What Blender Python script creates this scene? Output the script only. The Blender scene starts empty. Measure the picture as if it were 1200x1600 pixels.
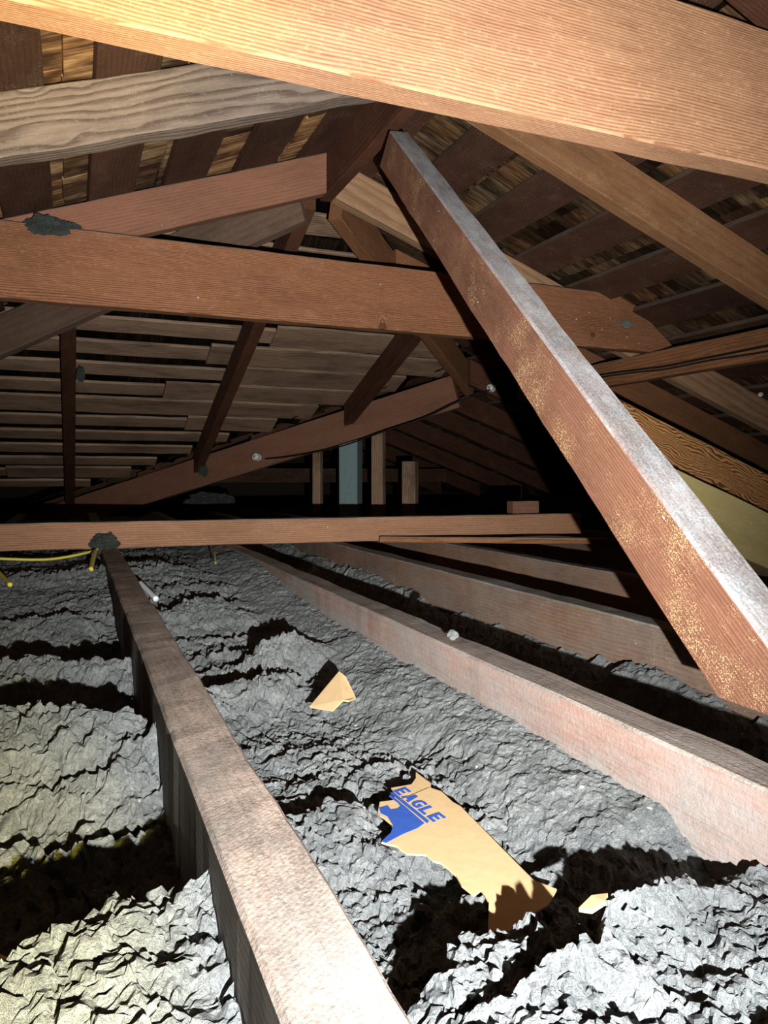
import bpy, bmesh, math, random
import numpy as np
from mathutils import Vector, Matrix, noise as mn
random.seed(7)
S = bpy.context.scene
C = bpy.context.scene.collection
EYE = 0.235                                   # camera height over the joist tops (z = 0)
YAW = math.radians(22.8)
SN, CS = math.sin(YAW), math.cos(YAW)

# ------------------------------------------------------------------ camera, light, exposure
cam_d = bpy.data.cameras.new('camera'); cam = bpy.data.objects.new('camera', cam_d); C.objects.link(cam)
cam_d.sensor_fit = 'VERTICAL'; cam_d.sensor_height = 36.0; cam_d.lens = 1155/1600*36
cam_d.shift_y = -55/1600; cam_d.clip_start = 0.01; cam_d.clip_end = 50
cam.location = (0, 0, EYE); cam.rotation_euler = (math.pi/2, 0, -YAW)
S.camera = cam
w = bpy.data.worlds.new('attic_air'); S.world = w; w.use_nodes = True
w.node_tree.nodes['Background'].inputs[0].default_value = (0.6, 0.65, 0.7, 1)
w.node_tree.nodes['Background'].inputs[1].default_value = 0.0002
S.view_settings.view_transform = 'Standard'; S.view_settings.look = 'None'
S.view_settings.gamma = 1; S.view_settings.use_curve_mapping = False
S.view_settings.exposure = 0.3

def aim(o, d):
    o.rotation_euler = Vector(d).to_track_quat('-Z', 'Y').to_euler()
FL = Vector((0.079, -0.10, EYE - 0.108))      # the phone's flash, a hand's breadth beside the lens
def spot(name, loc, d, power, col, ang, blend, r=0.004):
    l = bpy.data.lights.new(name, 'SPOT'); o = bpy.data.objects.new(name, l); C.objects.link(o)
    l.energy = power; l.color = col; l.spot_size = math.radians(ang); l.spot_blend = blend; l.shadow_soft_size = r
    o.location = loc; aim(o, d); return o
spot('phone_flash_wide', FL, (SN, CS, 0.05), 24, (1.0, 0.97, 0.93), 150, 0.6)
spot('flash_boost_far', FL, (SN-0.1, CS, 0.27), 160, (1.0, 0.97, 0.92), 80, 1.0)  # extra spot at the flash position, added to boost the far roof
spot('flash_boost_near', FL, (SN-0.1, CS, -0.95), 66, (0.98, 0.98, 1.0), 105, 1.0)  # second added spot, aimed down to brighten near insulation and joist tops
spot('warm_torch_low', (0.062, -0.10, EYE - 0.106), (-0.15, 0.74, -0.225), 40, (1.0, 0.76, 0.08), 27, 1.0, 0.006)
spot('warm_torch_high', (0.062, -0.10, EYE - 0.10), (-0.13, 1.09, 0.80), 100, (1.0, 0.76, 0.2), 34, 1.0, 0.006)

# ------------------------------------------------------------------ materials
def nt(name):
    m = bpy.data.materials.new(name); m.use_nodes = True
    t = m.node_tree; t.nodes.clear()
    out = t.nodes.new('ShaderNodeOutputMaterial'); b = t.nodes.new('ShaderNodeBsdfPrincipled')
    t.links.new(b.outputs[0], out.inputs[0]); return m, t, b
class G:
    def __init__(s, t): s.t = t
    def n(s, ty, **k):
        o = s.t.nodes.new(ty)
        for a, v in k.items(): setattr(o, a, v)
        return o
    def l(s, a, b): s.t.links.new(a, b)
    def math(s, op, a, b=None, c=None):
        o = s.n('ShaderNodeMath', operation=op)
        for i, v in enumerate((a, b, c)):
            if v is None: continue
            if hasattr(v, 'links'): s.l(v, o.inputs[i])
            else: o.inputs[i].default_value = v
        return o.outputs[0]
    def ramp(s, f, pts, interp='LINEAR'):
        o = s.n('ShaderNodeValToRGB'); s.l(f, o.inputs[0]); r = o.color_ramp; r.interpolation = interp
        while len(r.elements) < len(pts): r.elements.new(0.5)
        for e, (p, c) in zip(r.elements, pts):
            e.position = p; e.color = (*c, 1) if isinstance(c, tuple) else (c, c, c, 1)
        return o.outputs[0]
    def mix(s, f, a, b, mode='MIX'):
        o = s.n('ShaderNodeMix', data_type='RGBA', blend_type=mode)
        for i, v in ((0, f), (6, a), (7, b)):
            if hasattr(v, 'links'): s.l(v, o.inputs[i])
            else: o.inputs[i].default_value = v if i == 0 else (*v, 1)
        return o.outputs[2]
    def noise(s, vec, scale, detail=4, rough=0.6, dist=0.0):
        o = s.n('ShaderNodeTexNoise'); s.l(vec, o.inputs['Vector'])
        o.inputs['Scale'].default_value = scale; o.inputs['Detail'].default_value = detail
        o.inputs['Roughness'].default_value = rough; o.inputs['Distortion'].default_value = dist
        return o.outputs[0]
    def vmul(s, v, k):
        o = s.n('ShaderNodeVectorMath', operation='MULTIPLY'); s.l(v, o.inputs[0]); o.inputs[1].default_value = k; return o.outputs[0]
    def vadd(s, a, b):
        o = s.n('ShaderNodeVectorMath', operation='ADD'); s.l(a, o.inputs[0])
        if hasattr(b, 'links'): s.l(b, o.inputs[1])
        else: o.inputs[1].default_value = b
        return o.outputs[0]

def wood(name, dark, light, ring=150, swirl=0.02, contrast=1.0, dust=0.9, dustcol=(0.30, 0.28, 0.25), side=0.0,
         sidecol=(0.25, 0.25, 0.24), speck=0.5, stain=0.5, bump=0.35, centre=(0.0, 0.16, 0.05), saw=0.0, knots=0.0, sfreq=(1.6, 7, 7), speckcol=(0.75, 0.62, 0.36)):
    m, t, b = nt(name); g = G(t)
    tc = g.n('ShaderNodeTexCoord').outputs['Object']; oi = g.n('ShaderNodeObjectInfo')
    off = g.n('ShaderNodeCombineXYZ')
    g.l(g.math('MULTIPLY', oi.outputs['Random'], 37.0), off.inputs[0])
    base = g.vadd(tc, off.outputs[0])
    # growth rings round an axis that lies outside the beam, bent by slow noise along the grain
    sw = g.n('ShaderNodeTexNoise'); g.l(g.vmul(base, sfreq), sw.inputs['Vector'])
    sw.inputs['Scale'].default_value = 1.0; sw.inputs['Detail'].default_value = 3.0
    swv = g.n('ShaderNodeVectorMath', operation='SUBTRACT'); g.l(sw.outputs[1], swv.inputs[0]); swv.inputs[1].default_value = (0.5, 0.5, 0.5)
    v = g.vadd(tc, centre); v = g.vadd(v, g.vmul(swv.outputs[0], (0, swirl*2, swirl*2)))
    f2 = g.n('ShaderNodeTexNoise'); g.l(g.vmul(base, (9, 60, 60)), f2.inputs['Vector']); f2.inputs['Scale'].default_value = 1.0; f2.inputs['Detail'].default_value = 3
    fv = g.n('ShaderNodeVectorMath', operation='SUBTRACT'); g.l(f2.outputs[1], fv.inputs[0]); fv.inputs[1].default_value = (0.5, 0.5, 0.5)
    v = g.vadd(v, g.vmul(fv.outputs[0], (0, 0.0016, 0.0016)))
    sp = g.n('ShaderNodeSeparateXYZ'); g.l(v, sp.inputs[0])
    r = g.math('SQRT', g.math('ADD', g.math('MULTIPLY', sp.outputs[1], sp.outputs[1]), g.math('MULTIPLY', sp.outputs[2], sp.outputs[2])))
    if knots:
        vo = g.n('ShaderNodeTexVoronoi', feature='F1'); g.l(g.vmul(base, (3.2, 3.2, 3.2)), vo.inputs['Vector']); vo.inputs['Scale'].default_value = 1.0
        kn = g.ramp(vo.outputs['Distance'], [(0.0, 1.0), (0.13, 0.0)])
        r = g.math('ADD', r, g.math('MULTIPLY', kn, 0.03*knots))
    ph = g.math('FRACT', g.math('MULTIPLY', r, ring))
    band = g.ramp(ph, [(0.0, 0.15), (0.35, 0.0), (0.78, 0.95), (0.92, 1.0), (1.0, 0.15)])
    fib = g.noise(g.vmul(base, (14, 260, 260)), 1.0, 4, 0.7)
    fac = g.math('ADD', g.math('MULTIPLY', band, 0.62*contrast), g.math('MULTIPLY', g.math('SUBTRACT', fib, 0.35), 0.9))
    col = g.mix(g.ramp(fac, [(0.05, 0.0), (0.95, 1.0)]), light, dark)
    blot = g.noise(g.vmul(base, (3, 9, 9)), 1.0, 5, 0.65)
    stc = g.ramp(blot, [(0.32, 1.0 - 0.62*stain), (0.55, 1.0), (0.75, 1.0 + 0.0*stain)])
    col = g.mix(1.0, col, stc, 'MULTIPLY')
    tone = g.n('ShaderNodeHueSaturation'); g.l(g.math('ADD', 0.82, g.math('MULTIPLY', oi.outputs['Random'], 0.36)), tone.inputs['Value'])
    g.l(col, tone.inputs['Color']); col = tone.outputs[0]
    if knots:
        col = g.mix(g.math('MULTIPLY', g.ramp(vo.outputs['Distance'], [(0.0, 1.0), (0.045, 0.9), (0.06, 0.0)]), 0.75), col, tuple(c*0.5 for c in dark))
    # dust that lies on the faces turned upward, and blown fibre stuck on the sides
    geo = g.n('ShaderNodeNewGeometry'); sn = g.n('ShaderNodeSeparateXYZ'); g.l(geo.outputs['True Normal'], sn.inputs[0])
    up = g.ramp(sn.outputs[2], [(0.25, 0.0), (0.6, 1.0)])
    smr = g.noise(g.vmul(base, (70, 150, 150)), 1.0, 6, 0.8)
    col = g.mix(g.math('MULTIPLY', g.ramp(smr, [(0.54, 0.0), (0.72, 1.0)]), 0.42), col, tuple(min(1, c*1.5+0.06) for c in light))
    scr = g.noise(g.vmul(g.vadd(base, g.vmul(tc, (0.6, 0, 0))), (22, 22, 9)), 3.0, 2, 0.5, 2.5)
    scr = g.math('LESS_THAN', g.math('ABSOLUTE', g.math('SUBTRACT', scr, 0.5)), 0.0035)
    scm = g.ramp(g.noise(base, 7, 3, 0.6), [(0.56, 0.0), (0.66, 0.55)])
    col = g.mix(g.math('MULTIPLY', scr, scm), col, (0.75, 0.68, 0.6))
    dn = g.ramp(g.noise(g.vmul(base, (9, 9, 9)), 2.0, 8, 0.75), [(0.28, 0.55), (0.6, 1.0)])
    dgr = g.math('ADD', g.math('MULTIPLY', g.noise(base, 330, 3, 0.8), 0.6), g.math('MULTIPLY', g.noise(g.vmul(base, (9, 24, 24)), 1.0, 4, 0.7), 0.5))
    dcol = g.mix(g.ramp(dgr, [(0.42, 0.0), (0.66, 1.0)]), tuple(c*0.45 for c in dustcol), tuple(min(1, c*1.45) for c in dustcol))
    col = g.mix(g.math('MULTIPLY', g.math('MULTIPLY', up, dn), dust), col, dcol)
    if side:
        sd = g.noise(g.vmul(base, (5, 12, 12)), 1.0, 9, 0.75)
        if side > 0.9:
            sz = g.n('ShaderNodeSeparateXYZ'); g.l(tc, sz.inputs[0]); sd = g.math('ADD', sd, g.math('MULTIPLY', g.math('SUBTRACT', sz.outputs[2], 0.15), 2.6))
        sd = g.ramp(sd, [(0.50 - (0.22 if side < 0.9 else 0.06)*side, 1.0), (0.66 - (0.12 if side < 0.9 else -0.02)*side, 0.0)])
        sc = g.mix(g.noise(base, 130, 6, 0.8), tuple(c*0.5 for c in sidecol), tuple(c*1.3 for c in sidecol))
        col = g.mix(g.math('MULTIPLY', sd, min(1, side)), col, sc)
    if saw:
        sk = g.n('ShaderNodeCombineXYZ'); sy = g.n('ShaderNodeSeparateXYZ'); g.l(tc, sy.inputs[0]); g.l(g.math('MULTIPLY', sy.outputs[1], 0.75), sk.inputs[0])
        sx = g.n('ShaderNodeTexWave', wave_type='BANDS', bands_direction='X'); g.l(g.vadd(base, sk.outputs[0]), sx.inputs['Vector'])
        sx.inputs['Scale'].default_value = 75; sx.inputs['Distortion'].default_value = 1.2; sx.inputs['Detail'].default_value = 2
        col = g.mix(g.math('MULTIPLY', sx.outputs[1], saw*0.55), col, g.mix(1.0, col, (0.62, 0.58, 0.55), 'MULTIPLY'))
    if speck:
        vs = g.n('ShaderNodeTexVoronoi', feature='F1'); g.l(g.vmul(base, (260, 330, 330)), vs.inputs['Vector']); vs.inputs['Scale'].default_value = 2.3
        msk = g.ramp(g.noise(base, 14, 4, 0.6), [(0.36, 0.0), (0.62, 1.0)])
        cell = g.n('ShaderNodeSeparateColor'); g.l(vs.outputs['Color'], cell.inputs[0])
        on = g.math('LESS_THAN', vs.outputs['Distance'], g.math('MULTIPLY', g.math('MULTIPLY', msk, cell.outputs[0]), g.math('MULTIPLY', g.math('SUBTRACT', 1.0, g.math('MULTIPLY', up, 0.85)), 0.55*speck)))
        col = g.mix(on, col, speckcol)
        vb = g.n('ShaderNodeTexVoronoi', feature='F1'); g.l(g.vmul(base, (20, 34, 34)), vb.inputs['Vector']); vb.inputs['Scale'].default_value = 1.0
        col = g.mix(g.math('LESS_THAN', vb.outputs['Distance'], 0.05*speck), col, (0.7, 0.66, 0.58))
    g.l(col, b.inputs['Base Color']); b.inputs['Roughness'].default_value = 0.82; b.inputs['Specular IOR Level'].default_value = 0.25
    h = g.math('ADD', g.math('MULTIPLY', band, -0.35), g.math('ADD', fib, g.math('MULTIPLY', g.noise(base, 220, 4, 0.7), 0.7)))
    bp = g.n('ShaderNodeBump'); bp.inputs['Strength'].default_value = bump; bp.inputs['Distance'].default_value = 0.0012
    g.l(h, bp.inputs['Height']); g.l(bp.outputs[0], b.inputs['Normal'])
    return m

RED_D, RED_L = (0.105, 0.036, 0.016), (0.36, 0.155, 0.075)
M = {}
M['beam_near'] = wood('red_fir_near', (0.25, 0.085, 0.036), (0.60, 0.35, 0.20), ring=330, swirl=0.012, contrast=1.0, stain=0.35, speck=0.5, speckcol=(0.85, 0.6, 0.22), centre=(0, 0.5, 0.33))
M['beam'] = wood('red_fir', (0.11, 0.036, 0.015), (0.44, 0.20, 0.10), ring=300, swirl=0.012, contrast=1.0, stain=0.35, speck=0.4, knots=1.0, centre=(0, 0.5, 0.3), speckcol=(0.7, 0.5, 0.35))
M['hipgrey'] = wood('dull_grey_fir', (0.07, 0.042, 0.03), (0.22, 0.14, 0.10), ring=60, swirl=0.02, contrast=0.3, stain=0.6, speck=0.3)
M['grey'] = wood('weathered_grey_fir', (0.07, 0.047, 0.036), (0.29, 0.225, 0.18), ring=85, swirl=0.05, contrast=0.95, stain=0.55, speck=0.5, bump=0.9, knots=0.6, centre=(0, 0.2, 0.1), speckcol=(0.7, 0.6, 0.4))
M['mauve'] = wood('dull_red_fir', (0.13, 0.05, 0.033), (0.30, 0.145, 0.09), ring=210, swirl=0.01, contrast=0.4, stain=0.35, speck=0.35)
M['dark'] = wood('dark_stained_fir', (0.035, 0.014, 0.008), (0.13, 0.052, 0.028), ring=130, swirl=0.02, contrast=0.6, stain=0.6, speck=0.4, bump=0.4)
M['brace'] = wood('dusty_red_fir', (0.10, 0.036, 0.024), (0.35, 0.165, 0.10), ring=260, swirl=0.012, contrast=0.6, dust=1.0, dustcol=(0.33, 0.34, 0.36), speck=0.95, stain=0.55, speckcol=(0.85, 0.62, 0.30), centre=(0, 0.4, 0.4))
M['orange'] = wood('orange_fir', (0.15, 0.055, 0.022), (0.38, 0.175, 0.08), ring=150, swirl=0.02, contrast=0.7, stain=0.5, speck=0.4)
M['cathedral'] = wood('figured_fir', (0.12, 0.04, 0.010), (0.62, 0.32, 0.12), ring=150, swirl=0.05, sfreq=(4.5, 11, 11), contrast=1.6, stain=0.15, speck=0.25, centre=(0, 0.05, 0.01), dustcol=(0.2, 0.22, 0.22))
M['yellow'] = wood('smooth_yellow_fir', (0.36, 0.27, 0.10), (0.50, 0.41, 0.18), ring=60, swirl=0.01, contrast=0.2, stain=0.25, speck=0.3, bump=0.1, centre=(0, 0.6, 0.1), dustcol=(0.2, 0.22, 0.22))
M['joist'] = wood('dusty_joist', (0.07, 0.055, 0.045), (0.24, 0.20, 0.17), ring=200, swirl=0.01, contrast=0.5, dust=0.88, dustcol=(0.48, 0.385, 0.32), side=0.6, speck=0.15, saw=0.8, stain=0.4, bump=0.6)
M['joist_mid'] = wood('fibre_coated_joist', (0.15, 0.08, 0.062), (0.31, 0.20, 0.165), ring=60, swirl=0.03, contrast=0.12, dust=1.0, dustcol=(0.27, 0.235, 0.205), side=0.95, sidecol=(0.30, 0.28, 0.26), speck=0.35, bump=1.0)
M['joist_far'] = wood('brown_joist', (0.09, 0.045, 0.028), (0.26, 0.155, 0.10), ring=200, swirl=0.01, contrast=0.5, dust=1.0, dustcol=(0.24, 0.23, 0.21), side=0.3, speck=0.5)
M['strong'] = wood('brown_strongback', (0.17, 0.068, 0.034), (0.46, 0.25, 0.145), ring=170, swirl=0.012, contrast=0.6, stain=0.35, speck=0.3, knots=1.0, centre=(0, .2, .2))
M['plank'] = wood('grey_brown_plank', (0.07, 0.038, 0.024), (0.54, 0.36, 0.24), ring=80, swirl=0.03, contrast=0.7, stain=0.85, speck=0.12, bump=0.5)
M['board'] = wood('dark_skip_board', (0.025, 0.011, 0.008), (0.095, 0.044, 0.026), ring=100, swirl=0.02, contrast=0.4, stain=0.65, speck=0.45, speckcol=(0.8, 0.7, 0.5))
M['rafterR'] = wood('warm_rafter', (0.14, 0.06, 0.026), (0.38, 0.19, 0.09), ring=60, swirl=0.02, contrast=0.3, stain=0.45, speck=0.7, speckcol=(0.8, 0.6, 0.3))

def shingle_mat():
    m, t, b = nt('cedar_shingle'); g = G(t)
    at = g.n('ShaderNodeAttribute', attribute_name='tone'); ax = g.n('ShaderNodeAttribute', attribute_name='along')
    fib = g.noise(g.vmul(ax.outputs['Vector'], (5, 90, 90)), 1.0, 5, 0.75)
    col = g.ramp(fib, [(0.30, (0.05, 0.026, 0.013)), (0.47, (0.26, 0.15, 0.075)), (0.62, (0.52, 0.36, 0.19)), (0.8, (0.62, 0.5, 0.3))])
    pat = g.noise(g.vmul(ax.outputs['Vector'], (3, 9, 9)), 1.0, 4, 0.7)
    col = g.mix(g.ramp(pat, [(0.42, 0.9), (0.58, 0.0)]), col, (0.05, 0.022, 0.014))
    col = g.mix(1.0, col, at.outputs['Color'], 'MULTIPLY')
    g.l(col, b.inputs['Base Color']); b.inputs['Roughness'].default_value = 0.9; b.inputs['Specular IOR Level'].default_value = 0.1
    bp = g.n('ShaderNodeBump'); bp.inputs['Strength'].default_value = 0.8; bp.inputs['Distance'].default_value = 0.002
    g.l(fib, bp.inputs['Height']); g.l(bp.outputs[0], b.inputs['Normal']); return m
M['shingle'] = shingle_mat()
M['pale'] = wood('pale_streaked_fir', (0.13, 0.065, 0.032), (0.45, 0.27, 0.155), ring=50, swirl=0.03, contrast=0.5, stain=0.6, speck=0.2)

def fluff_mat(name, c0, c1, c2):
    m, t, b = nt(name); g = G(t)
    tc = g.n('ShaderNodeTexCoord').outputs['Object']
    n1 = g.noise(tc, 260, 6, 0.85, 0.4); n2 = g.noise(tc, 22, 6, 0.7)
    col = g.ramp(g.math('ADD', g.math('MULTIPLY', n1, 0.6), g.math('MULTIPLY', n2, 0.4)), [(0.34, c0), (0.5, c1), (0.68, c2)])
    vb = g.n('ShaderNodeTexVoronoi', feature='F1'); g.l(tc, vb.inputs['Vector']); vb.inputs['Scale'].default_value = 42
    cell = g.n('ShaderNodeSeparateColor'); g.l(vb.outputs['Color'], cell.inputs[0])
    on = g.math('MULTIPLY', g.math('LESS_THAN', vb.outputs['Distance'], 0.10), g.math('GREATER_THAN', cell.outputs[0], 0.82))
    col = g.mix(on, col, (0.75, 0.77, 0.76))
    g.l(col, b.inputs['Base Color']); b.inputs['Roughness'].default_value = 1.0; b.inputs['Specular IOR Level'].default_value = 0.0
    h = g.math('ADD', g.math('MULTIPLY', g.noise(tc, 130, 6, 0.85, 0.3), 1.0), g.math('MULTIPLY', g.noise(tc, 520, 3, 0.8, 0.5), 0.4))
    bp = g.n('ShaderNodeBump'); bp.inputs['Strength'].default_value = 1.0; bp.inputs['Distance'].default_value = 0.008
    g.l(h, bp.inputs['Height']); g.l(bp.outputs[0], b.inputs['Normal']); return m
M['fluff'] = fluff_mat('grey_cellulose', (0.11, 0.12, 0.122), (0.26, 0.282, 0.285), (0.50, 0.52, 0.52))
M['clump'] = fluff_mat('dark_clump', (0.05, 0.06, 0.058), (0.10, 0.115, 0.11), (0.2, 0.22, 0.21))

def plain(name, col, rough=0.6, metal=0.0, var=0.15, scale=30, bump=0.0, spec=0.5):
    m, t, b = nt(name); g = G(t)
    tc = g.n('ShaderNodeTexCoord').outputs['Object']; n = g.noise(tc, scale, 6, 0.7)
    g.l(g.mix(n, tuple(c*(1-var) for c in col), tuple(min(1, c*(1+var)) for c in col)), b.inputs['Base Color'])
    b.inputs['Roughness'].default_value = rough; b.inputs['Metallic'].default_value = metal; b.inputs['Specular IOR Level'].default_value = spec
    if bump:
        bp = g.n('ShaderNodeBump'); bp.inputs['Strength'].default_value = bump; bp.inputs['Distance'].default_value = 0.001
        g.l(n, bp.inputs['Height']); g.l(bp.outputs[0], b.inputs['Normal'])
    return m
M['card'] = plain('brown_cardboard', (0.56, 0.40, 0.215), 0.85, var=0.2, scale=60, bump=0.3, spec=0.1)
M['ink'] = plain('blue_ink', (0.03, 0.085, 0.36), 0.7, var=0.3, scale=90, spec=0.2)
M['crease'] = plain('card_crease', (0.16, 0.11, 0.07), 0.9)
M['cable'] = plain('yellow_sheath', (0.75, 0.66, 0.10), 0.5)
M['cable_pale'] = plain('pale_yellow_sheath', (0.55, 0.56, 0.22), 0.5)
M['wire'] = plain('black_wire', (0.012, 0.011, 0.01), 0.7)
M['porcelain'] = plain('white_porcelain', (0.88, 0.88, 0.84), 0.25, var=0.05)
M['white'] = plain('white_plastic', (0.75, 0.78, 0.80), 0.4, var=0.05)
M['steel'] = plain('nail_steel', (0.6, 0.58, 0.54), 0.35, 0.6)
M['zinc'] = plain('galvanised_steel', (0.30, 0.43, 0.44), 0.6, 0.25, var=0.35, scale=70)
M['plaster'] = plain('grey_plaster', (0.3, 0.29, 0.27), 0.9)
M['blackwall'] = plain('dark_gable', (0.06, 0.045, 0.035), 0.9)

# ------------------------------------------------------------------ builders
def meta(o, label, cat, group=None, kind=None):
    if label: o['label'] = label
    if cat: o['category'] = cat
    if group: o['group'] = group
    if kind: o['kind'] = kind
    return o
def link(name, me, mat, parent=None):
    o = bpy.data.objects.new(name, me); C.objects.link(o)
    if mat and not me.materials: me.materials.append(mat)
    if parent: o.parent = parent
    return o
def frame(p0, p1, roll=0.0, up=(0, 0, 1)):
    x = (Vector(p1) - Vector(p0)); L = x.length; x.normalize()
    y = Vector(up).cross(x)
    if y.length < 1e-4: y = Vector((0, 1, 0))
    y.normalize(); z = x.cross(y)
    m = Matrix((x, y, z)).transposed().to_4x4()
    m = Matrix.Translation(Vector(p0)) @ m @ Matrix.Rotation(roll, 4, 'X')
    return m, L
def beam(name, p0, p1, w, h, mat, label=None, cat='beam', group=None, parent=None, cut0=0.0, cut1=0.0,
         rough=0.0015, align='bottom', wane=0.0, roll=0.0, up=(0, 0, 1), kind=None, step=0.04, ch=0.003):
    """a sawn timber from p0 to p1; p0/p1 are the middle of its lower edge; cut shears the end (x per z)"""
    mtx, L = frame(p0, p1, roll, up)
    z0 = 0.0 if align == 'bottom' else -h/2 if align == 'centre' else -h
    n = max(2, int(L/step)); pts = []
    hw = w/2
    cs = [(-hw+ch, z0), (hw-ch, z0), (hw, z0+ch), (hw, z0+h-ch), (hw-ch, z0+h), (-hw+ch, z0+h), (-hw, z0+h-ch), (-hw, z0+ch)]
    seed = random.uniform(0, 100); vs = []; fs = []
    for i in range(n+1):
        t = i/n
        for j, (y, z) in enumerate(cs):
            sh = cut0*(z-z0)*(1-t) + cut1*(z-z0)*t
            x = t*L + sh
            a = mn.noise(Vector((x*6+seed, y*20, z*20))); b_ = mn.noise(Vector((x*25+seed*2, y*40+7, z*40)))
            k = rough*(a+0.5*b_)
            wn = 0.0
            if wane and j in (0, 1, 7, 2): wn = max(0, mn.noise(Vector((x*4+seed, 3, 1))) + 0.25*mn.noise(Vector((x*40+seed, 3, 1))))*wane
            vs.append((x, y + (k if y > 0 else -k), z + (k if z > z0+h/2 else -k + wn)))
    for i in range(n):
        for j in range(8):
            a, b_ = i*8+j, i*8+(j+1) % 8
            fs.append((a, b_, b_+8, a+8))
    fs.append(tuple(reversed(range(8)))); fs.append(tuple(n*8+j for j in range(8)))
    me = bpy.data.meshes.new(name); me.from_pydata(vs, [], fs); me.update()
    bm = bmesh.new(); bm.from_mesh(me); bmesh.ops.recalc_face_normals(bm, faces=bm.faces); bm.to_mesh(me); bm.free()
    o = link(name, me, M[mat] if isinstance(mat, str) else mat, None)
    o.matrix_world = mtx
    if parent:
        o.parent = parent; o.matrix_parent_inverse = Matrix.Identity(4)
    if not parent or label: meta(o, label, None if parent else cat, group, kind)
    return o
def Hz(x, y, h): return (x, y, h + EYE)        # heights given from the eye line

def nail_heads(parent, spots, r=0.0035):
    """small round nail heads standing on a beam's near face; spots are in the beam's own frame"""
    for (x, y, z, ax) in spots:
        bm = bmesh.new(); bmesh.ops.create_uvsphere(bm, u_segments=10, v_segments=6, radius=r)
        for v in bm.verts: v.co[ax] *= 0.45
        me = bpy.data.meshes.new('nail'); bm.to_mesh(me); bm.free()
        o = link('nail', me, M['steel'], parent); o.location = (x, y, z)

def tube(name, pts, r, mat, label=None, cat=None, group=None, parent=None, res=8, kind=None):
    P = [Vector(p) for p in pts]; Q = []
    for i in range(len(P)-1):                    # Catmull-Rom
        a = P[max(0, i-1)]; b_ = P[i]; c = P[i+1]; d = P[min(len(P)-1, i+2)]
        for k in range(8):
            t = k/8; Q.append(0.5*((2*b_) + (c-a)*t + (2*a-5*b_+4*c-d)*t*t + (3*b_-a-3*c+d)*t**3))
    Q.append(P[-1]); o0 = Q[0].copy(); vs = []; fs = []
    for i, q in enumerate(Q):
        d = (Q[min(i+1, len(Q)-1)] - Q[max(i-1, 0)]).normalized()
        s_ = d.orthogonal().normalized() if abs(d.z) > .95 else d.cross(Vector((0, 0, 1))).normalized(); u = s_.cross(d)
        for k in range(res):
            a = 2*math.pi*k/res; vs.append(q - o0 + (s_*math.cos(a) + u*math.sin(a))*r)
    for i in range(len(Q)-1):
        for k in range(res):
            a, b_ = i*res+k, i*res+(k+1) % res; fs.append((a, b_, b_+res, a+res))
    fs.append(tuple(reversed(range(res)))); fs.append(tuple((len(Q)-1)*res+k for k in range(res)))
    me = bpy.data.meshes.new(name); me.from_pydata([tuple(v) for v in vs], [], fs); me.update()
    for p in me.polygons: p.use_smooth = True
    o = link(name, me, M[mat], parent); o.location = o0
    if not parent: meta(o, label, cat, group, kind)
    return o

# ------------------------------------------------------------------ numpy noise for the insulation
def _h(ix, iy, s):
    v = (ix.astype(np.int64)*374761393 + iy.astype(np.int64)*668265263 + s*974711) & 0x7fffffff
    v = ((v ^ (v >> 13))*1274126177) & 0x7fffffff
    return ((v ^ (v >> 16)) & 0xffff)/65535.0
def vnoise(x, y, s=0):
    ix, iy = np.floor(x), np.floor(y); fx, fy = x-ix, y-iy
    fx = fx*fx*fx*(fx*(fx*6-15)+10); fy = fy*fy*fy*(fy*(fy*6-15)+10)
    a = _h(ix, iy, s); b_ = _h(ix+1, iy, s); c = _h(ix, iy+1, s); d = _h(ix+1, iy+1, s)
    return (a*(1-fx)+b_*fx)*(1-fy) + (c*(1-fx)+d*fx)*fy - 0.5
def fbm(x, y, o=4, s=0, g=0.5):
    r = 0; a = 1.0
    for k in range(o):
        r = r + a*vnoise(x*2**k + 13.7*k, y*2**k - 7.1*k, s+k); a *= g
    return r
def worley(x, y, s=0):
    ix, iy = np.floor(x), np.floor(y); d1 = np.full(x.shape, 9.0); idv = np.zeros(x.shape); d2 = np.full(x.shape, 9.0)
    for dx in (-1, 0, 1):
        for dy in (-1, 0, 1):
            cx, cy = ix+dx, iy+dy
            px = cx + _h(cx, cy, s); py = cy + _h(cx, cy, s+1)
            d = np.hypot(x-px, y-py); m = d < d1
            d2 = np.where(m, d1, np.minimum(d2, d)); idv = np.where(m, _h(cx, cy, s+2), idv); d1 = np.where(m, d, d1)
    return d1, d2, idv
def sstep(a, b_, x):
    t = np.clip((x-a)/(b_-a), 0, 1); return t*t*(3-2*t)

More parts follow.
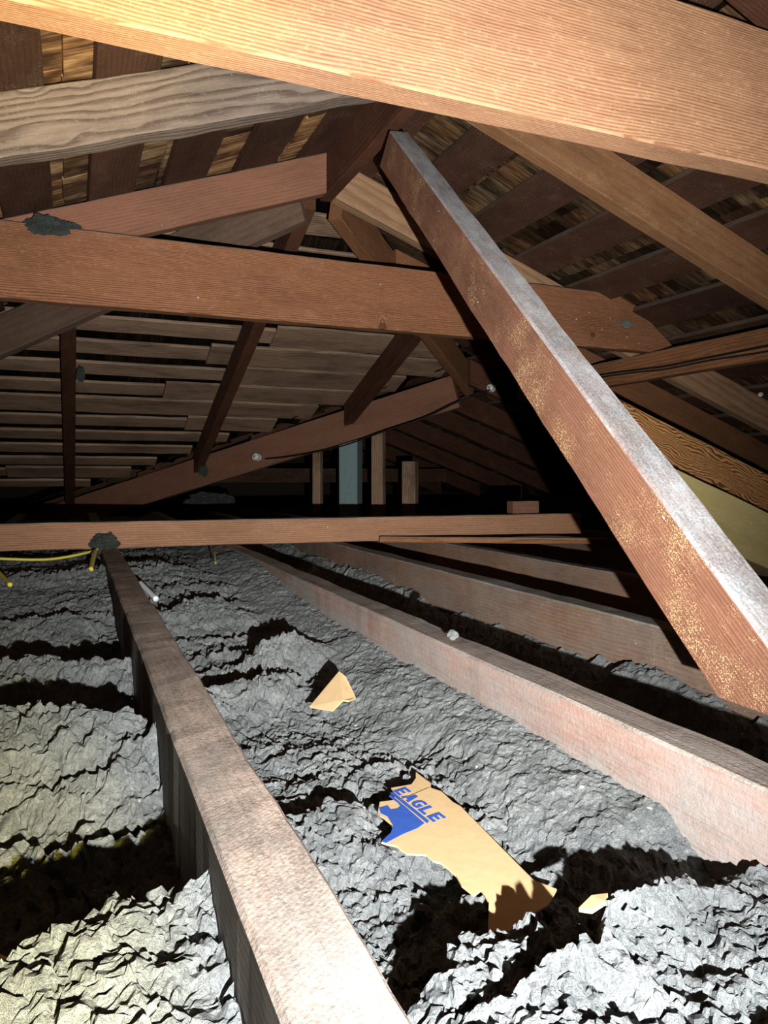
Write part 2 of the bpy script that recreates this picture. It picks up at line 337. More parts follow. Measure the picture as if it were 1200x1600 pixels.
# ridges of fluff: (x0, y0, x1, y1, height, near-side length, far-side length)
RIDGES = []
def surf(X, Y, base, seed, ridges, amp=1.0, fluff=None):
    wx = X + 0.03*fbm(X*9, Y*9, 3, seed+50); wy = Y + 0.05*fbm(X*8+5, Y*8, 3, seed+60) + 0.012*fbm(X*40+5, Y*40, 3, seed+61)
    h = base + 0.018*amp*fbm(X*5, Y*5, 3, seed)
    # crusty terraces that step down on the side away from the viewer
    q = wy*8 + 1.2*fbm(X*5, Y*5, 3, seed+9); fr = q - np.floor(q)
    msk = sstep(-0.10, 0.22, fbm(X*6, Y*7, 2, seed+21))
    h = h + amp*0.026*msk*(np.where(fr < 0.90, fr/0.90, (1-fr)/0.10)-0.5)
    q = wy*21 + 1.8*fbm(X*11, Y*11, 3, seed+12); fr = q - np.floor(q)
    msk = sstep(-0.2, 0.2, fbm(X*14, Y*14, 2, seed+25))
    h = h + amp*0.009*msk*(np.where(fr < 0.86, fr/0.86, (1-fr)/0.14)-0.5)
    q = wy*58 + 2.5*fbm(X*30, Y*30, 3, seed+14); fr = q - np.floor(q)
    msk = sstep(-0.15, 0.25, fbm(X*30, Y*34, 2, seed+28))
    h = h + amp*0.0016*msk*(np.where(fr < 0.8, fr/0.8, (1-fr)/0.2)-0.5)
    d1, d2, iv = worley(wx*30, wy*34, seed+3)
    h = h + amp*0.007*(iv-0.5) + 0.004*(np.minimum(d2-d1, 0.16)/0.16-1)
    d1, d2, iv = worley(wx*110, wy*120, seed+5)
    h = h + 0.0034*(iv-0.5) + 0.0018*(np.minimum(d2-d1, 0.3)/0.3-1)
    h = h + 0.0048*fbm(X*80, Y*80, 3, seed+31, 0.8) + 0.0020*fbm(X*260, Y*260, 2, seed+35)
    for (x0, y0, x1, y1, hh, ln, lf) in ridges:
        L = math.hypot(x1-x0, y1-y0); ux, uy = (x1-x0)/L, (y1-y0)/L
        px, py = X-x0 + 0.03*fbm(X*14, Y*14, 4, seed+77), Y-y0 + 0.035*fbm(X*16+3, Y*16, 5, seed+78, 0.6)
        t = px*ux + py*uy; d = -px*uy + py*ux           # d > 0 on the far side
        e = np.maximum(np.maximum(-t, t-L), 0)
        prof = np.where(d < 0, sstep(-ln, 0, d), 1 - sstep(0, lf, d))
        h = h + hh*prof*(1-sstep(0, 0.07, e))
    return h
def insulation(label, x0, x1, y0, y1, base, seed, ridges=(), dx=0.004, flats=(), near=0.004, amp=1.0, edge=None):
    ys = [y0]
    while ys[-1] < y1: ys.append(ys[-1] + (max(near, near*0.6 + 0.0028*max(0, ys[-1])) if ys[-1] < 2.3 else 0.03))
    ys = np.array(ys); xs = np.linspace(x0, x1, int((x1-x0)/dx)+1); X, Y = np.meshgrid(xs, ys)
    Zb = base(X, Y) if callable(base) else base + 0*X
    Z = surf(X, Y, Zb, seed, ridges, amp)
    for fn in flats: Z = fn(X, Y, Z)
    Z = np.minimum(Z, 0.03)
    ny, nx = X.shape
    # push the points sideways too, so that lumps lean and overhang
    inner = (np.minimum(X-x0, x1-X) > 0.012)
    X2 = X + inner*(0.006*fbm(X*45, Y*45, 4, seed+91, 0.7)); Y2 = Y + 0.009*fbm(X*40, Y*40, 4, seed+92, 0.7)
    X2 = np.clip(X2, x0, x1)
    co = np.stack([X2-x0, Y2-y0, Z], -1).reshape(-1, 3)
    idx = np.arange(nx*ny).reshape(ny, nx)
    F = np.stack([idx[:-1, :-1], idx[:-1, 1:], idx[1:, 1:], idx[1:, :-1]], -1).reshape(-1, 4)
    # a skirt down to the ceiling below gives the bed its thickness
    rim = np.concatenate([idx[0, :], idx[1:, -1], idx[-1, -2::-1], idx[-2:0:-1, 0]])
    low = co[rim].copy(); low[:, 2] = -0.186; n0 = len(co); co = np.concatenate([co, low])
    k = len(rim); a = np.arange(k); b_ = (a+1) % k
    F = np.concatenate([F, np.stack([rim[b_], rim[a], n0+a, n0+b_], -1)])
    me = bpy.data.meshes.new('insulation'); me.from_pydata(co.tolist(), [], F.tolist()); me.update()
    o = link('insulation', me, M['fluff']); o.location = (x0, y0, 0)
    return meta(o, label, 'insulation', None, 'stuff')

# ------------------------------------------------------------------ the setting: ceiling below, roof skin, far wall
def box_mesh(name, lo, hi, mat, kind='structure'):
    bm = bmesh.new(); bmesh.ops.create_cube(bm, size=1)
    c = [(a+b_)/2 for a, b_ in zip(lo, hi)]; s_ = [b_-a for a, b_ in zip(lo, hi)]
    for v in bm.verts: v.co = Vector([v.co[i]*s_[i] for i in range(3)])
    me = bpy.data.meshes.new(name); bm.to_mesh(me); bm.free()
    o = link(name, me, M[mat]); o.location = c; o['kind'] = kind; return o
box_mesh('floor', (-3.2, -1.0, -0.21), (5.6, 10.2, -0.192), 'plaster')
box_mesh('wall_back', (-3.2, 10.0, -0.192), (5.6, 10.1, 0.9), 'blackwall')

SL = 0.364; XR = 0.80; YE = 2.42; HB = 0.955          # slope, ridge line, ridge end, height of rafter bottoms at the ridge
RD = 0.134                                            # plumb depth of the rafters
XW, YW = 2.065, 3.685                                 # wing ridge
def hL(x): return HB - SL*(XR-x)
def hR(x): return HB - SL*(x-XR)
def hP(y): return HB - SL*(y-YE)
def hW(x): return hR(XW) - SL*(XW-x)
T = RD                                                # boards lie on the rafters
def shingles(name, origin, U, D, nlen, nwid, inside, dim=1.0):
    """courses of cedar shingles: U runs down the slope, D across; each shingle leans on the one below"""
    U = Vector(U); D = Vector(D).normalized(); Uh = U.normalized(); N = D.cross(Uh)
    if N.z < 0: N = -N
    vs = []; fs = []; tones = []; along = []; exp = 0.14
    for i in range(nlen):
        d = -0.1
        while d < nwid:
            wd = random.uniform(0.07, 0.19); a = origin + Uh*(i*exp+random.uniform(-.006, .006)) + D*d
            c = a + Uh*exp*0.5 + D*wd/2
            if inside(c.x, c.y):
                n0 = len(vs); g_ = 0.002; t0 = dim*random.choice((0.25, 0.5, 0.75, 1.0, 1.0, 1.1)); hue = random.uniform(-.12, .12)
                l0, l1 = -0.05, exp*1.25; th = 0.009; k0, k1 = 0.016, 0.002; rr = random.uniform(0, 50)
                for (l, dd, k) in ((l0, g_, k0), (l0, wd-g_, k0), (l1, wd-g_, k1), (l1, g_, k1)):
                    for q in (0, 1):
                        p = a + Uh*l + D*dd + N*(k + q*th); vs.append(tuple(p)); along.append((l+rr, dd, i*0.37+q*.05))
                for f_ in ((0, 2, 4, 6), (1, 7, 5, 3), (0, 1, 3, 2), (2, 3, 5, 4), (4, 5, 7, 6), (6, 7, 1, 0)): fs.append(tuple(n0+j for j in f_))
                tones += [(t0*(1+hue), t0, t0*(1-hue), 1)]*8
            d += wd
    me = bpy.data.meshes.new(name); me.from_pydata(vs, [], fs); me.update()
    at = me.color_attributes.new('tone', 'FLOAT_COLOR', 'POINT')
    at.data.foreach_set('color', np.array(tones, 'f').ravel())
    av = me.attributes.new('along', 'FLOAT_VECTOR', 'POINT'); av.data.foreach_set('vector', np.array(along, 'f').ravel())
    o = link(name, me, M['shingle']); o['kind'] = 'structure'; return o
BT = 0.02                                             # skip-board thickness
top = lambda h: h + T + BT + 0.004 + EYE
inL = lambda x, y: x < XR and (y < YE or x < XR-(y-YE))
inR = lambda x, y: x > XR and (y < YE or x > XR+(y-YE) or x > XW)
inP = lambda x, y: y > YE and abs(x-XR) < (y-YE) and x+y < XW+YW and x < XW
inW = lambda x, y: x < XW and x+y > XW+YW and y > YW
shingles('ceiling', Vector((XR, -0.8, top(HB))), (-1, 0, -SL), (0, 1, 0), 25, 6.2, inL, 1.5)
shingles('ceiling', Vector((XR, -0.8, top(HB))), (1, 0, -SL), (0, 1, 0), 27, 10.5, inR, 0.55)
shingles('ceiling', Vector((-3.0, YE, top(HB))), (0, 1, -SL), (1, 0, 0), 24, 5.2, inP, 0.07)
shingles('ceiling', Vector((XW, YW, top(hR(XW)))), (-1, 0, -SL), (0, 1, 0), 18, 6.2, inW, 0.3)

# ------------------------------------------------------------------ skip boards
ORD = ['first', 'second', 'third', 'fourth', 'fifth', 'sixth', 'seventh', 'eighth', 'ninth', 'tenth', 'eleventh', 'twelfth', 'thirteenth', 'fourteenth', 'fifteenth', 'sixteenth', 'seventeenth', 'eighteenth', 'nineteenth', 'twentieth']
nL = Vector((-SL, 0, 1)).normalized(); nR = Vector((SL, 0, 1)).normalized(); nP = Vector((0, SL, 1)).normalized()
def along_board(xc, wd, y0, y1, hfun, n, mat, label, group):
    return beam('skip_board', Hz(xc, y0, hfun(xc)+T), Hz(xc, y1, hfun(xc)+T), wd, BT, mat, label, 'roof board', group, up=n, step=0.12, ch=0.0015, rough=0.001)
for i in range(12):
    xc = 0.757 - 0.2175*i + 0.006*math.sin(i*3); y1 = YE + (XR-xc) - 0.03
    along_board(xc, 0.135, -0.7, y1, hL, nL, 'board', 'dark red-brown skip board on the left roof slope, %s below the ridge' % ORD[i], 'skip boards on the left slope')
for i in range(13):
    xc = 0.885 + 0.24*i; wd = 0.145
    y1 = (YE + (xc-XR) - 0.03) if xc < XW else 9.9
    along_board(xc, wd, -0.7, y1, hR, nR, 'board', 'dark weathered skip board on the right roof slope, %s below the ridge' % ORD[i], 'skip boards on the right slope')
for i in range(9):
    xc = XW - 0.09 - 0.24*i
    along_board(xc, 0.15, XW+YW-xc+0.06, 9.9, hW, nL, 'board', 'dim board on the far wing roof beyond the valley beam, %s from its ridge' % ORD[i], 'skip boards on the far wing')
for i in range(19):                                   # the slope that falls away from the viewer
    yc = YE + 0.12 + 0.2*i; t = yc-YE-0.03
    xl, xr = XR-t, min(XR+t, XW+YW-yc-0.05)
    if xr - xl < 0.15 or hP(yc) + T < -0.10: continue
    xl = max(xl, -3.0)
    xm = max(xl+0.1, min(xr-0.05, random.choice((0.45, 0.62, 0.75, 0.9, 1.1, -0.4)) if i > 4 else xr-0.05))
    beam('skip_plank', Hz(xl, yc, hP(yc)+T), Hz(xm, yc, hP(yc)+T), 0.118, BT*0.8, 'plank', 'grey-brown plank of the far roof slope, %s row from the top, left length' % ORD[i], 'roof board', 'planks on the far slope', up=nP, step=0.1, ch=0.0015, rough=0.003)
    if xr - xm > 0.12:
        beam('skip_plank', Hz(xm+0.004, yc, hP(yc)+T), Hz(xr, yc, hP(yc)+T), 0.184, BT*0.8, 'plank', 'grey-brown plank of the far roof slope, %s row from the top, right length' % ORD[i], 'roof board', 'planks on the far slope', up=nP, step=0.1, ch=0.0015, rough=0.003)

# ------------------------------------------------------------------ rafters, ridge, hips, valley
k_pl = SL
def rafter(side, y, x0, x1, mat, label, group='rafters', w=0.05, name='rafter', **k):
    h = hL if side == 'L' else hW if side == 'W' else hR
    c = SL if side in 'LW' else -SL
    return beam(name, Hz(x0, y, h(x0)), Hz(x1, y, h(x1)), w, RD*0.94, mat, label, 'rafter', group, cut0=-SL if x1 < x0 else -SL, cut1=-SL, **k)
# note: a plumb cut leans by the slope in the beam's own frame
def slope_beam(name, p0, p1, w, dp, mat, label, group, **k):
    d = Vector(p1)-Vector(p0); run = math.hypot(d.x, d.y); s_ = d.z/run
    return beam(name, p0, p1, w, dp*math.cos(math.atan(s_)), mat, label, 'rafter', group, cut0=s_, cut1=s_, **k)
RX = XR-0.022; RX2 = XR+0.022
for y, mat, lab in ((0.96, 'dark', 'dark rafter of the left slope just beyond the close collar beam'),
                    (1.64, 'grey', 'weathered grey rafter with raised wavy grain and ragged lower edge, upper left'),
                    (2.37, 'mauve', 'dull reddish rafter with square cut end against the ridge, above the knotty collar beam')):
    slope_beam('rafter', Hz(RX, y, hL(RX)), Hz(-2.6, y, hL(-2.6)), 0.05, RD, mat, lab, 'common rafters', wane=0.012 if mat == 'grey' else 0, rough=0.003 if mat == 'grey' else 0.0015)
for y, mat, lab in ((0.96, 'dark', 'dark rafter of the right slope just beyond the close collar beam'),
                    (1.64, 'rafterR', 'warm brown rafter with glittering lower edge, under the close beam at upper right'),
                    (2.37, 'pale', 'pale figured rafter meeting the end of the ridge, passing behind the diagonal strut')):
    slope_beam('rafter', Hz(RX2, y+(0.03 if y > 2 else 0), hR(RX2)), Hz(4.0, y+(0.03 if y > 2 else 0), hR(4.0)), 0.05, RD, mat, lab, 'common rafters')
for i, y in enumerate((2.80, 3.60, 4.2, 4.75, 5.4, 6.1, 6.9, 7.8)):
    x0 = XR + (y-YE) + 0.04 if y < YW else XW+0.022
    slope_beam('rafter', Hz(x0, y, hR(x0)), Hz(4.0, y, hR(4.0)), 0.05, RD, 'dark' if i else 'orange', 'dim brown rafter on the right slope, %s one beyond the end of the main ridge' % ORD[i], 'jack rafters right slope')
for i, y in enumerate((4.75, 5.4, 6.1, 6.9, 7.8)):
    slope_beam('rafter', Hz(XW-0.022, y, hW(XW-0.022)), Hz(max(XW+YW-y+0.06, -0.2), y, hW(max(XW+YW-y+0.06, -0.2))), 0.05, RD, 'dark', 'dim rafter under the far wing roof, %s beyond the valley beam' % ORD[i], 'wing rafters')
beam('ridge_board', Hz(XR, -0.7, HB-0.01), Hz(XR, YE-0.002, HB-0.01), 0.04, 0.15, 'dark', 'dark ridge board running away from upper right, stained and nail-pricked', 'ridge board')
beam('ridge_board', Hz(XW, YW+0.03, hR(XW)-0.01), Hz(XW, 9.9, hR(XW)-0.01), 0.04, 0.14, 'dark', 'dim ridge board of the far wing, beyond the small white knob', 'ridge board')
beam('hip_rafter', Hz(XR-0.05, YE+0.05, HB-0.07), Hz(-2.1, YE+XR+2.1, HB-SL*2.9-0.07), 0.045, 0.165, 'hipgrey', 'greyish hip rafter falling left from the ridge end, behind the reddish rafter and collar beam', 'hip rafter')
hx = XW-XR
beam('hip_rafter', Hz(XR+0.05, YE+0.05, HB-SL*0.05-0.03), Hz(XW+0.02, YW+0.02, HB-SL*hx-0.03), 0.05, 0.15, 'orange', 'brown hip rafter falling right from the ridge end to the valley beam', 'hip rafter')
vx = -0.45
vall = beam('valley_rafter', Hz(XW-0.03, YW+0.03, hR(XW)-0.10), Hz(vx, XW+YW-vx, hP(XW+YW-vx)-0.10), 0.05, 0.19, 'mauve', 'long reddish valley beam rising to the right with a wire and white insulator on it', 'valley beam')
for i, (x, lab, cat_) in enumerate(((-0.02, 'slim dark jack rafter, upright at the left, in front of the planks', 0),
                      (0.757, 'dark jack rafter ending on the valley beam left of the white insulator', 0),
                      (1.53, 'dark jack rafter with a pointed cut end over the middle of the valley beam', 0))):
    y0 = YE + abs(x-XR) + 0.05; y1 = min(XW+YW-x-0.02, 5.6)
    if i == 1: y0 = YE + 0.06
    w_ = (0.062, 0.052, 0.052)[i]
    d0 = Hz(x, y0, hP(y0)); d1 = Hz(x, y1, hP(y1))
    slope_beam('jack_rafter', d0, d1, w_, RD, 'dark', lab, 'jack rafters far slope')

# ------------------------------------------------------------------ collar beams
cb = beam('collar_beam', Hz(-1.1, 0.875, 0.492), Hz(2.05, 0.875, 0.492), 0.05, 0.222, 'beam_near', 'huge close pinkish fir collar beam with fine straight grain, crossing the top', 'collar beam', 'collar beams', rough=0.002)
cb2 = beam('collar_beam', Hz(-0.75, 2.315, 0.495), Hz(2.26, 2.315, 0.495), 0.05, 0.215, 'beam', 'long reddish knotty collar beam crossing behind the diagonal strut, clump of fluff on its left end', 'collar beam', 'collar beams', cut1=-1.3)
nail_heads(cb2, [(2.50, -0.026, 0.10, 1), (2.56, -0.026, 0.13, 1), (2.62, -0.026, 0.07, 1), (2.66, -0.026, 0.115, 1), (2.74, -0.026, 0.05, 1), (2.80, -0.026, 0.03, 1), (1.7, -0.026, 0.15, 1), (1.1, -0.026, 0.05, 1)])
pur = beam('purlin', Hz(2.105, 1.5, 0.383), Hz(2.105, 3.2, 0.383), 0.05, 0.104, 'orange', 'brown purlin under the right rafters with a dusty lower edge and a wire along it', 'purlin')

# ------------------------------------------------------------------ the diagonal strut
def un(px, py, Z):
    u = (px-600)/1155; v = (745-py)/1155
    return Vector(((SN+u*CS)*Z, (CS-u*SN)*Z, v*Z+EYE))
A_ = Vector((0.7634, 1.7944, 0.9235+EYE)); B_ = Vector((0.6238, 0.5188, -0.1621+EYE))      # its upper left arris
dv = (B_-A_).normalized(); sd_ = Vector((-dv.y, dv.x, 0)).normalized()
if sd_.x < 0: sd_ = -sd_
SW, SH = 0.054, 0.105
low = B_ + dv*(( -0.162 + 0.235 - SH*math.cos(math.asin(-dv.z)))/(-dv.z))
up_ = sd_.cross(dv)
if up_.z < 0: up_ = -up_
strut = beam('diagonal_strut', A_ + sd_*SW/2 - up_*SH, low + sd_*SW/2 - up_*SH, SW, SH, 'brace',
             'long diagonal strut with dusty grey upper edge, from the ridge down to the middle joist', 'strut', cut1=1.10, cut0=0.25, rough=0.002, ch=0.004)

# boards that slope behind the strut at the right
slope_beam('sloping_board', Hz(1.22, 1.66, 0.0-SL*(1.22-1.99)-0.145), Hz(2.55, 1.66, 0.0-SL*(2.55-1.99)-0.145), 0.045, 0.145, 'cathedral', 'orange-brown board with swirling grain sloping behind the strut at right', 'sloping boards', ch=0.002)
slope_beam('sloping_board', Hz(1.30, 1.45, -0.131-SL*(1.30-1.80)-0.145), Hz(2.02, 1.45, -0.131-SL*(2.02-1.80)-0.145), 0.045, 0.15, 'yellow', 'smooth yellowish board under the swirling-grained one at the right edge', 'sloping boards', ch=0.002)

# ------------------------------------------------------------------ ceiling joists and the timbers lying on them
JO = [(-0.30, 'joist', 'ceiling joist left of the picture, beyond the frame'),
      (0.110, 'joist', 'near joist with a pale saw-marked top running from the bottom edge to the crossing timber'),
      (0.505, 'joist_mid', 'long joist with reddish side coated in grey fibre, second from the left'),
      (0.870, 'joist_far', 'brown-grey joist ending in the strut shadow, third from the left'),
      (1.240, 'joist_far', 'thin looking dim joist, fourth from the left, half in shadow'),
      (2.100, 'joist_far', 'joist hidden in the dark beyond the yellowish board')]
for x, mat, lab in JO:
    beam('joist', (x, -0.5, -0.19), (x, 5.2, -0.19), 0.054 if x < 0.4 else 0.05, 0.19, mat, lab, 'joist', 'ceiling joists', rough=0.002, ch=0.003, step=0.03)
ct = beam('crossing_timber', (-1.1, 2.693, 0.0), (1.90, 2.478, 0.0), 0.05, 0.087, 'strong', 'brown knotty timber lying level across the joists in the middle distance', 'timber', rough=0.002)
nail_heads(ct, [(x_, -0.026, z_, 1) for x_, z_ in ((0.62, 0.06), (1.21, 0.03), (1.95, 0.055), (2.2, 0.03), (2.62, 0.05), (2.75, 0.02))], 0.003)
beam('thin_batten', (1.02, 2.46, 0.001), (1.72, 2.09, 0.001), 0.05, 0.02, 'orange', 'thin brown batten lying on the joists under the right end of the crossing timber', 'batten')
beam('wood_block', (1.60, 2.515, 0.09), (1.715, 2.505, 0.09), 0.05, 0.048, 'mauve', 'short wood block on top of the crossing timber, beside the strut shadow', 'block')

# ------------------------------------------------------------------ insulation between the joists
RISE = lambda X, Y: -0.096 + 0.066*sstep(1.35, 2.2, Y)
CARD = [(0.0403, 0.141), (0.0419, 0.108), (0.0371, 0.0983), (0.0431, 0.0866), (0.0423, 0.0606), (0.0448, 0.0491), (0.0368, -0.0575), (0.0347, -0.0885), (0.0438, -0.1059), (0.0251, -0.1209), (0.0079, -0.1257), (-0.0154, -0.1385), (-0.0324, -0.1313), (-0.0136, -0.101), (-0.0106, -0.0843), (-0.0192, -0.0885), (-0.0214, -0.0731), (-0.0185, -0.0592), (-0.0194, -0.0459), (-0.0209, -0.0363), (-0.025, -0.0316), (-0.026, -0.0203), (-0.0404, -0.0127), (-0.0433, 0.003), (-0.0528, 0.0137), (-0.0353, 0.0289), (-0.0314, 0.0418), (-0.0336, 0.0619), (-0.0331, 0.0696), (-0.0236, 0.0883), (-0.0101, 0.0869), (-0.002, 0.0988), (-0.0003, 0.114), (0.0225, 0.1138), (0.0333, 0.1262)]
CO = (0.30, 0.58)
def press_card(X, Y, Z):
    ins = np.zeros(X.shape, bool); x = X-CO[0]; y = Y-CO[1]; n = len(CARD)
    for i in range(n):
        (xa, ya), (xb, yb) = CARD[i], CARD[(i+1) % n]
        c = ((ya > y) != (yb > y)) & (x < (xb-xa)*(y-ya)/((yb-ya) if yb != ya else 1e-9)+xa); ins ^= c
    Z = np.where(ins, np.minimum(Z, -0.0885), Z)
    near_ = sstep(0.05, 0.0, np.hypot(np.maximum(abs(x)-0.045, 0), np.maximum(abs(y)-0.12, 0)))
    rim = -0.0845 + 0.0085*sstep(0.02, -0.03, x) + 0.006*fbm(X*40, Y*40, 3, 17)
    return np.where(ins, Z, Z*(1-near_*0.8) + np.minimum(Z, rim)*near_*0.8*(Y > 0.45) + Z*near_*0.8*(Y <= 0.45))
def mid_side(X, Y, Z):                                # fluff settled smoothly up against the middle joist's side
    t = -0.094 + 0.045*sstep(0.33, 0.482, X) + 0.05*sstep(1.35, 2.2, Y) + 0.008*fbm(X*16, Y*12, 4, 5) + 0.004*fbm(X*90, Y*70, 3, 9, 0.8)
    k = 0.88*sstep(0.33, 0.41, X + 0.06*fbm(X*9, Y*9, 3, 4))*sstep(0.42, 0.52, Y)
    return Z*(1-k) + t*k
insulation('grey blown insulation in the bay left of the pale near joist', -0.272, 0.082, 0.0, 5.0, RISE, 3,
           ridges=[(-0.07, 0.43, 0.08, 0.535, 0.062, 0.4, 0.03), (-0.28, 1.0, 0.09, 0.86, 0.07, 0.16, 0.02), (-0.28, 1.36, 0.08, 1.20, 0.05, 0.12, 0.02), (-0.28, 1.7, 0.0, 1.66, 0.03, 0.2, 0.02)], dx=0.0028, near=0.0028)
insulation('grey blown insulation holding the torn cardboard, between the two nearest joists', 0.138, 0.479, 0.0, 5.0, RISE, 11,
           ridges=[(0.215, 0.392, 0.50, 0.408, 0.043, 1.2, 0.03), (0.30, 1.22, 0.45, 1.27, 0.05, 0.12, 0.02), (0.15, 1.05, 0.28, 1.10, 0.04, 0.12, 0.02), (0.15, 0.64, 0.22, 0.655, 0.028, 0.12, 0.02), (0.15, 1.62, 0.35, 1.70, 0.03, 0.2, 0.02)],
           dx=0.0024, flats=[mid_side, press_card], near=0.0024)
insulation('grey blown insulation in the dark bay right of the fibre-coated joist', 0.531, 0.844, 0.0, 5.0, lambda X, Y: -0.165+0.075*sstep(0.66, 0.84, X)+0.03*sstep(1.6, 2.3, Y), 23, dx=0.006, near=0.006,
           ridges=[(0.70, 0.9, 0.85, 0.95, 0.03, 0.2, 0.03)])
insulation('grey insulation in the fourth bay, nearly all in shadow', 0.896, 1.214, 0.0, 5.0, -0.15, 37, dx=0.012, near=0.012)
insulation('grey insulation in the wide dark bay under the sloping boards', 1.266, 2.074, 0.0, 5.0, -0.14, 41, dx=0.016, near=0.016)
insulation('grey insulation spread over the dark far left of the attic', -2.7, -0.328, 0.0, 5.0, -0.09, 53, dx=0.03, near=0.03)

# ------------------------------------------------------------------ torn cardboard with printing
def prism(name, poly, z0, z1, mat, parent=None, sub=False):
    bm = bmesh.new(); vs = [bm.verts.new((x, y, z1)) for x, y in poly]; f_ = bm.faces.new(vs)
    if f_.normal.z < 0: f_.normal_flip()
    r = bmesh.ops.extrude_face_region(bm, geom=[f_])
    for v in r['geom']:
        if isinstance(v, bmesh.types.BMVert): v.co.z = z0
    bmesh.ops.recalc_face_normals(bm, faces=bm.faces); bmesh.ops.triangulate(bm, faces=bm.faces)
    me = bpy.data.meshes.new(name); bm.to_mesh(me); bm.free()
    return link(name, me, M[mat], parent)
card = prism('cardboard_scrap', CARD, -0.0014, 0.0, 'card'); card.location = (CO[0], CO[1], -0.083)
card.rotation_euler = (0.0, 0.0, 0)
meta(card, 'torn brown cardboard flap printed in blue, lying in the insulation near the bottom', 'cardboard')
a0 = Vector((-0.0015, 0.1060, 0)); ad = Vector((0.0015, -0.0160, 0)); au = Vector((0.0150, 0.0035, 0))
GL = {'E': [[(0, 0), (.78, 0), (.78, .2), (.27, .2), (.27, .4), (.7, .4), (.7, .6), (.27, .6), (.27, .8), (.78, .8), (.78, 1), (0, 1)]],
      'A': [[(0, 0), (.27, 0), (.33, .2), (.55, .2), (.61, 0), (.88, 0), (.58, 1), (.3, 1)]],
      'G': [[(.8, .95), (.5, 1), (.15, .9), (0, .6), (0, .35), (.15, .08), (.5, 0), (.82, .08), (.82, .55), (.45, .55), (.45, .36), (.58, .36), (.58, .22), (.45, .2), (.3, .28), (.27, .5), (.3, .7), (.45, .8), (.8, .74)]],
      'L': [[(0, 0), (.76, 0), (.76, .2), (.27, .2), (.27, 1), (0, 1)]]}
bm = bmesh.new()
for i, ch_ in enumerate('EAGLE'):
    for poly in GL[ch_]:
        if i == 0: poly = [(x, min(y, .72)) for x, y in poly if not (y > .72 and x > .5)] if False else poly
        vs = [bm.verts.new(a0 + ad*(i+x) + au*y) for x, y in poly]; f_ = bm.faces.new(vs); f_.normal_update()
        if f_.normal.z < 0: f_.normal_flip()
        r = bmesh.ops.extrude_face_region(bm, geom=[f_])
        for v in r['geom']:
            if isinstance(v, bmesh.types.BMVert): v.co.z = 0.0004
bmesh.ops.recalc_face_normals(bm, faces=bm.faces); bmesh.ops.triangulate(bm, faces=bm.faces)
me = bpy.data.meshes.new('printed_word'); bm.to_mesh(me); bm.free(); o = link('printed_word', me, M['ink'], card); o['label'] = 'blue printed word EAGLE'
o = prism('printed_bar', [(-0.0064, 0.102), (-0.0026, 0.1035), (0.0030, 0.0332), (-0.0008, 0.0298)], 0, 0.0004, 'ink', card); o['label'] = 'blue bar under the word'
o = prism('printed_emblem', [(-0.0075, 0.0986), (-0.0052, 0.0695), (-0.0031, 0.0309), (-0.0128, 0.0248), (-0.03, 0.0195), (-0.0499, 0.0108), (-0.0519, 0.015), (-0.0381, 0.0265), (-0.0313, 0.0381), (-0.0289, 0.056), (-0.0322, 0.0652), (-0.0292, 0.076), (-0.0198, 0.0774), (-0.0201, 0.0681), (-0.0139, 0.0676), (-0.0092, 0.0709), (-0.0083, 0.0785), (-0.0105, 0.096)], 0, 0.0004, 'ink', card); o['label'] = 'solid blue block with curved lower leg'
o = prism('fold_line', [(-0.004, 0.0835), (0.010, 0.0885), (0.036, 0.0985), (0.036, 0.0992), (0.010, 0.0895), (-0.004, 0.0842)], 0, 0.0005, 'crease', card)

def slab_from(name, pts, th, mat, label, cat):
    P = [Vector(p) for p in pts]; c = sum(P, Vector())/len(P); n = (P[1]-P[0]).cross(P[2]-P[0]).normalized()
    vs = [tuple(p-c) for p in P] + [tuple(p-c-n*th) for p in P]; k = len(P)
    fs = [tuple(range(k)), tuple(reversed(range(k, 2*k)))] + [(i, k+i, k+(i+1) % k, (i+1) % k) for i in range(k)]
    me = bpy.data.meshes.new(name); me.from_pydata(vs, [], fs); me.update()
    bm = bmesh.new(); bm.from_mesh(me); bmesh.ops.recalc_face_normals(bm, faces=bm.faces); bm.to_mesh(me); bm.free()
    o = link(name, me, M[mat]); o.location = c; return meta(o, label, cat)
slab_from('cardboard_scrap', [un(484, 1106, 1.015), un(530, 1051, 1.07), un(541, 1060, 1.06), (un(556, 1092, 1.02)), un(546, 1097, 1.0), un(536, 1096, 1.0), un(520, 1112, .99)], 0.003, 'card',
          'small pale cardboard corner poking out of the insulation beyond the printed flap', 'cardboard')
slab_from('cardboard_scrap', [un(905, 1425, .475), un(925, 1405, .485), un(950, 1402, .485), un(945, 1415, .475), un(925, 1428, .47)], 0.003, 'card',
          'tiny cardboard scrap in the shadow behind the bright near mound', 'cardboard')

# ------------------------------------------------------------------ clumps of fluff
def clump(loc, size, mat, label, seed):
    bm = bmesh.new(); bmesh.ops.create_icosphere(bm, subdivisions=5, radius=1.0)
    for v in bm.verts:
        p = v.co.copy(); q = p*1.7+Vector((seed, 0, 0))
        k = 1 + 0.38*mn.fractal(q, 0.9, 2.2, 5) + 0.12*mn.noise(q*9)
        v.co = Vector((p.x*size[0]*k, p.y*size[1]*k, p.z*size[2]*k))
    me = bpy.data.meshes.new('insulation_clump'); bm.to_mesh(me); bm.free()
    o = link('insulation_clump', me, M[mat]); o.location = loc; return meta(o, label, 'insulation clump')
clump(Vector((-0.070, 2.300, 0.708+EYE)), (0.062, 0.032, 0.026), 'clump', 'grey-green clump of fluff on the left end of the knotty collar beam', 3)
clump(Vector((-0.018, 2.300, 0.715+EYE)), (0.034, 0.026, 0.013), 'clump', 'small flat clump of fluff beside the bigger one on the knotty collar beam', 8)
